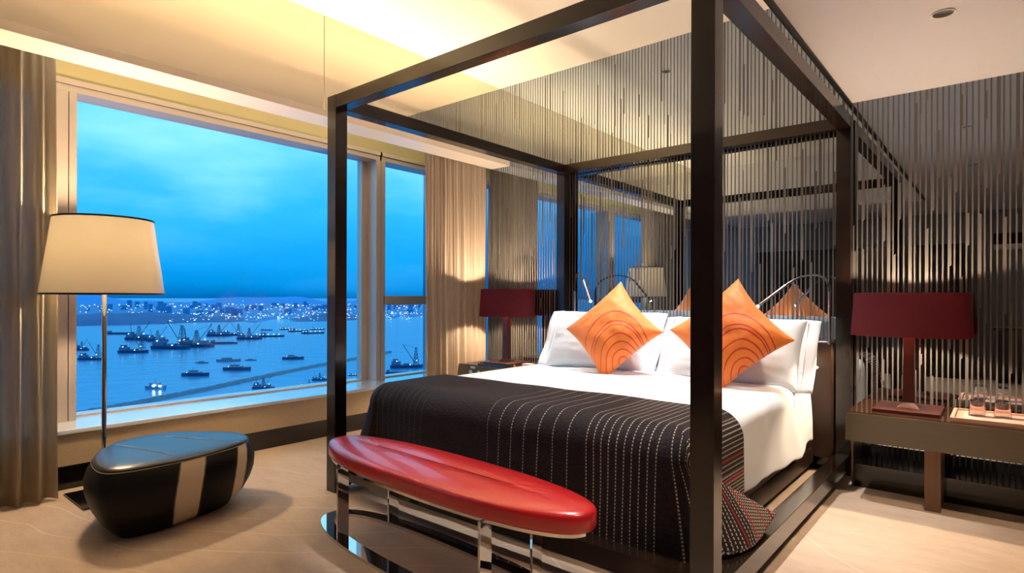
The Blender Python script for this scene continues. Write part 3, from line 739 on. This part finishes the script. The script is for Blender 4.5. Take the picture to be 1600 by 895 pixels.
MB().box(.35, 1.35, -2.0, -1.96, .86, 1.46, bev=.004).build('screen', M['black'], tv)
MB().box(.7, 1.0, -2.05, -1.85, .76, .772).build('foot', M['black'], tv)
MB().box(.82, .88, -1.99, -1.97, .77, .87).build('stand', M['black'], tv)

# ------------------------------------------------------------ outside: harbour far below
SZ = -150
mb = MB(); v = [mb.bm.verts.new(p) for p in ((-60000, -50000, SZ), (-30, -50000, SZ), (-30, 60000, SZ), (-60000, 60000, SZ))]; mb.bm.faces.new(v)
tag(mb.build('sea', M['sea']), 'calm blue harbour water seen through the window', 'water', kind='stuff')
# far shore
def land(name, xs, w, hf, mat, label, cat, seed, n=120, m=12):
    def f(a, b):
        k = a*(len(xs)-1); i = min(int(k), len(xs)-2); q = k-i
        p = Vector(xs[i]).lerp(Vector(xs[i+1]), q); out = (p.normalized() if p.length else p)
        p = p + out*(w*b + 60*nz(a*20, b*3, seed))
        return Vector((p.x, p.y, SZ + hf(a, b)))
    o = MB().grid(f, n, m).build(name, mat, smooth=True); return tag(o, label, cat, kind='stuff')
shore = [(-3500, -1500), (-3695, 0), (-3750, 598), (-3650, 875), (-3550, 1068), (-3600, 1412), (-3450, 1699), (-3250, 2006), (-3250, 2380), (-3434, 2900), (-3200, 3600), (-2400, 4200)]
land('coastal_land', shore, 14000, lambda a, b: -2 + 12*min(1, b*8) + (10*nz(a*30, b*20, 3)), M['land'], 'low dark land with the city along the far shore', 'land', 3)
def hh(a, b):
    e = sin(PI*min(1, b))**.7; left = max(0, 1-abs(a-.34)/.20)**.6; right = .55*max(0, 1-abs(a-.66)/.06)**.8
    return -3 + e*(70*left + 95*right)*(.8+.35*nz(a*26, b*4, 1)) 
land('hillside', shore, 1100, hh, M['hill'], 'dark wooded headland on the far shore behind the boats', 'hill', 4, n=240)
far = [(-9000*cos(t)*1.5, 9000*sin(t)*1.5) for t in [(-.3 + i*.2) for i in range(9)]]
land('far_mountains', far, 3000, lambda a, b: sin(PI*b)*(60+200*abs(nz(a*9, .3, 5))+120*nz(a*30, b, 6)), PM('haze_tinted_mountain', (.0, .20, .50), .95), 'hazy blue mountain ridge on the horizon', 'hill', 8, n=200)  # haze painted in as a light blue base
random.seed(11)
def city(n, mat, name, label, s0, s1, dens=None):
    mb = MB()
    for _ in range(n):
        a = random.uniform(.03, 1.35); d = random.choice((random.uniform(3800, 5200), random.uniform(4700, 9500)))
        x, y = -d*cos(a), d*sin(a); s = random.uniform(s0, s1)*d/5000; z0 = SZ + random.uniform(8, 20) + max(0, d-4000)*.006
        mb.box(x-s, x+s, y-s, y+s, z0, z0+s*1.6)
    return tag(mb.build(name, mat), label, 'city lights', kind='stuff')
city(800, M['lamp_o'], 'city_lights', 'warm orange lights of the city on the far shore', 1.6, 3.6)
city(900, M['lamp_c'], 'city_lights', 'cool bluish lights of the city on the far shore', 1.5, 3.4)
city(120, M['lamp_w'], 'city_lights', 'bright white lights of the city on the far shore', 2.0, 4.4)
mb = MB()
for _ in range(170):
    a = random.uniform(.03, 1.35); d = random.uniform(5000, 9500); x, y = -d*cos(a), d*sin(a); w = random.uniform(10, 26); hgt = random.uniform(20, 75) + (d-5000)*.008
    mb.box(x-w, x+w, y-w, y+w, SZ, SZ+hgt)
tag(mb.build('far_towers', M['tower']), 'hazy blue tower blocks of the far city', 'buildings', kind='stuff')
# breakwater
bw = [(-860, 110), (-887, 179), (-908, 222), (-935, 288), (-963, 347), (-996, 416), (-1042, 501), (-1099, 605), (-1159, 729), (-1221, 874), (-1290, 1030)]
def fbw(a, b):
    k = a*(len(bw)-1); i = min(int(k), len(bw)-2); q = k-i; p0, p1 = Vector(bw[i]), Vector(bw[i+1]); p = p0.lerp(p1, q)
    nrm = Vector((-(p1-p0).y, (p1-p0).x)).normalized(); wd_ = 14*min(1, (1-a)*30+.15); off = (b*2-1)*wd_
    hgt = 5.5*(1-abs(b*2-1)**1.5) + 1.5*nz(p.x*.12, p.y*.12, b*9) - 1
    return Vector((p.x + nrm.x*off, p.y + nrm.y*off, SZ + hgt))
tag(MB().grid(fbw, 300, 10).build('breakwater', M['rubble']), 'long curved rubble breakwater crossing the harbour', 'breakwater')

# vessels: built once at the origin (1 unit long), then copied
def hull_mb(L, wd_, hgt, z0=-.01):
    mb = MB(); t = mb.bm; st_ = ((-.5, .8, 1), (-.3, 1, 1), (.25, 1, 1), (.42, .6, 1.08), (.5, .04, 1.2)); R = []
    for x, w, h in st_: R.append([t.verts.new(p) for p in ((x*L, -w*wd_*.75, z0), (x*L, -w*wd_, hgt*h), (x*L, w*wd_, hgt*h), (x*L, w*wd_*.75, z0))])
    for q, w in zip(R, R[1:]):
        for k in range(4): t.faces.new((q[k], w[k], w[(k+1) % 4], q[(k+1) % 4]))
    t.faces.new(R[0][::-1]); t.faces.new(R[-1]); bmesh.ops.recalc_face_normals(t, faces=t.faces[:]); return mb
def lattice(mb, x, w, z0, z1, wt, n=5):
    for i in range(n):
        a, b = i/n, (i+1)/n; wa = w+(wt-w)*a; wb = w+(wt-w)*b; za, zb = z0+(z1-z0)*a, z0+(z1-z0)*b
        for sx_, sy_ in ((-1, -1), (1, -1), (1, 1), (-1, 1)):
            mb.tube([(x+sx_*wa, sy_*wa, za), (x+sx_*wb, sy_*wb, zb)], .007, 4)
            mb.tube([(x+sx_*wa, sy_*wa, za), (x-sx_*wb, sy_*wb, zb)], .005, 4)
        mb.box(x-wb, x+wb, -wb, wb, zb-.006, zb+.004)
def proto(name, cat, kind):
    r = thing(name, (0, 0, 0), 'x', cat)
    if kind in ('c', 'c2'):
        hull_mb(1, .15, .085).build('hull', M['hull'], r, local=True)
        d = MB().box(-.46, -.18, -.10, .10, .085, .20, .01); d.box(-.42, -.26, -.08, .08, .20, .28, .01); d.box(-.10, .10, -.09, .09, .085, .14)
        if kind == 'c2': d.box(.1, .3, -.08, .08, .085, .19)
        d.build('deck_house', M['deck'], r, local=True)
        m_ = MB(); lattice(m_, .28 if kind == 'c' else -.02, .085, .085, .62 if kind == 'c' else .48, .022); m_.build('crane_tower', M['hull'], r, local=True)
        bm_ = MB()
        if kind == 'c': bm_.tube([(.26, 0, .12), (-.12, 0, .72)], .010, 5); MB().tube([(-.12, 0, .72), (.28, 0, .60)], .003, 4).build('crane_cable', M['hull'], r, local=True)
        else:
            bm_.tube([(0, 0, .12), (.42, 0, .66)], .010, 5); MB().tube([(.42, 0, .66), (-.02, 0, .48)], .003, 4).build('crane_cable', M['hull'], r, local=True)
            MB().tube([(-.3, 0, .12), (-.36, 0, .55)], .008, 5).build('mast', M['hull'], r, local=True)
        bm_.build('crane_boom', M['hull'], r, local=True)
        for x, z_ in ((-.3, .21), (.30, .22), (.1, .10)): MB().box(x-.012, x+.012, -.16, -.13, z_, z_+.022).build('deck_lamp', M['lamp_w'], r, local=True)
    elif kind == 'b':
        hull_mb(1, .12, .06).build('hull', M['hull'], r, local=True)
        MB().box(-.46, -.34, -.08, .08, .06, .15, .008).build('wheelhouse', M['deck'], r, local=True)
        MB().box(-.28, .34, -.09, .09, .055, .085, .006).build('cargo_hatch', M['deck'], r, local=True)
    elif kind == 'w':
        hull_mb(1, .12, .06).build('hull', M['hull'], r, local=True)
        MB().box(-.40, -.22, -.08, .08, .06, .18, .008).build('wheelhouse', M['deck'], r, local=True)
        MB().tube([(.2, 0, .05), (.2, 0, .26)], .007, 5).build('mast', M['deck'], r, local=True)
        for x in (-.42, -.30, -.1, .1, .30): MB().box(x-.014, x+.014, -.14, -.11, .09, .115).build('deck_lamp', M['lamp_w'], r, local=True)
    elif kind == 'y':
        hull_mb(1, .13, .11).build('hull', M['hull'], r, local=True)
        MB().box(-.34, .20, -.10, .10, .11, .165, .02).build('cabin', M['white_hull'], r, local=True)
        MB().box(-.24, .06, -.07, .07, .165, .215, .015).build('flybridge', M['deck'], r, local=True)
        MB().tube([(-.1, 0, .21), (-.13, 0, .30)], .008, 5).build('mast', M['white_hull'], r, local=True)
        MB().box(-.30, -.28, -.112, -.102, .13, .15).build('deck_lamp', M['lamp_w'], r, local=True)
    elif kind == 'f':
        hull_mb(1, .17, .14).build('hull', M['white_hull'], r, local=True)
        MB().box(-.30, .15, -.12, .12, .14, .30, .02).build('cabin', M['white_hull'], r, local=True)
        MB().tube([(-.05, 0, .3), (-.05, 0, .50)], .01, 5).build('mast', M['white_hull'], r, local=True)
        fm = PM('flood_lamp', (1, 1, 1), .5, emit=(.8, .95, 1), estr=14)
        for x in (-.02, .3): MB().box(x-.045, x+.045, -.20, -.15, .13, .19).build('deck_lamp', fm, r, local=True)
    else:
        hull_mb(1, .11, .09).build('hull', M['white_hull'], r, local=True)
        MB().box(-.28, .12, -.08, .08, .09, .17, .02).build('cabin', M['white_hull'], r, local=True)
    return r
PR = {}
NAMES = dict(c='crane_barge', c2='crane_barge', b='cargo_barge', w='work_boat', y='motor_yacht', f='fishing_boat', s='launch')
GR = dict(c='crane barges in the harbour', c2='crane barges in the harbour', b='cargo barges in the harbour', w='lit work boats in the harbour', y='motor yachts in the harbour', f=None, s='small launches in the harbour')
fleet = [(-1672, 438, 58, 'c', 'crane barge with lattice tower between left window jamb and floor lamp pole', 40),
 (-1991, 499, 50, 'c2', 'crane barge with raised boom at left, behind the lattice tower barge', 25),
 (-2730, 808, 92, 'b', 'long low barge right of the floor lamp pole, nearest the dark headland', 42),
 (-2315, 747, 100, 'c2', 'crane barge behind and right of the long low barge', 30),
 (-1798, 567, 76, 'c', 'solitary crane barge in open water right of the floor lamp', 44),
 (-1850, 680, 110, 'c', 'large crane barge at left front of the central cluster', 38),
 (-2203, 767, 75, 'c2', 'tall crane barge at left back of the central cluster', 35),
 (-1864, 756, 104, 'c2', 'large crane barge with raised booms right of centre of the cluster', 40),
 (-1928, 864, 83, 'b', 'low barge moored at the right end of the crane cluster', 48),
 (-2318, 1022, 89, 'c2', 'distant crane barge behind the cluster, left of the two', 50),
 (-2319, 1074, 72, 'c', 'distant crane barge with tall tower behind the cluster, right of the two', 50),
 (-2065, 1016, 84, 'c2', 'lone crane barge with slanted boom right of the cluster', 52),
 (-2138, 1136, 93, 'w', 'lit work boat directly right of the lone slanted boom barge', 55),
 (-2563, 1340, 50, 'b', 'small dark barge alone in the distance above the lit work boat', 60),
 (-2545, 1430, 70, 'w', 'farthest left lit boat of the group beside the left foot post', 60),
 (-2369, 1382, 84, 'w', 'middle lit boat of the group beside the left foot post', 60),
 (-2200, 1350, 90, 'w', 'nearest lit boat of the group beside the left foot post', 58),
 (-2444, 1523, 65, 'w', 'farthest right lit boat of the group beside the left foot post', 60),
 (-1327, 761, 50, 'y', 'motor yacht moored right, just above the breakwater near the bed post', 50),
 (-1215, 572, 55, 'y', 'motor yacht moored in mid water, right one of the nearer pair', 42),
 (-1186, 479, 51, 'y', 'motor yacht moored nearest, left one of the nearer pair', 40),
 (-1069, 370, 34, 'f', 'brightly lit fishing boat close to the breakwater', 35),
 (-1400, 639, 54, 's', 'long launch passing behind the right motor yacht', 46),
 (-1375, 680, 26, 's', 'small white launch right of the long launch', 46),
 (-1405, 581, 28, 's', 'small dark launch left of the long launch', 42),
 (-985, 829, 70, 'c', 'crane barge with lattice tower seen through the narrow right window', 50),
 (-925, 757, 50, 'b', 'dark barge low in the narrow right window', 52),
 (-933, 687, 38, 'c2', 'crane barge inside the breakwater right of the left foot post', 50),
 (-937, 485, 36, 'c2', 'crane barge inside the breakwater, left one near the sill', 40),
 (-903, 541, 20, 'c', 'slim crane barge inside the breakwater at the sill', 40),
 (-954, 600, 28, 'c2', 'small crane barge inside the breakwater just left of the foot post', 46),
 (-963, 680, 24, 'w', 'lit work boat inside the breakwater just right of the foot post', 48)]
for x, y, L, k, lab, deg in fleet:
    yaw = R_(deg)
    if k not in PR:
        r = proto(NAMES[k], 'boat', k); PR[k] = r; r.location = (x, y, SZ); r.rotation_euler = (0, 0, yaw); r.scale = (L, L, L); r['label'] = lab
        if GR[k]: r['group'] = GR[k]
    else: dup(PR[k], (x, y, SZ), yaw, L, lab, GR[k])
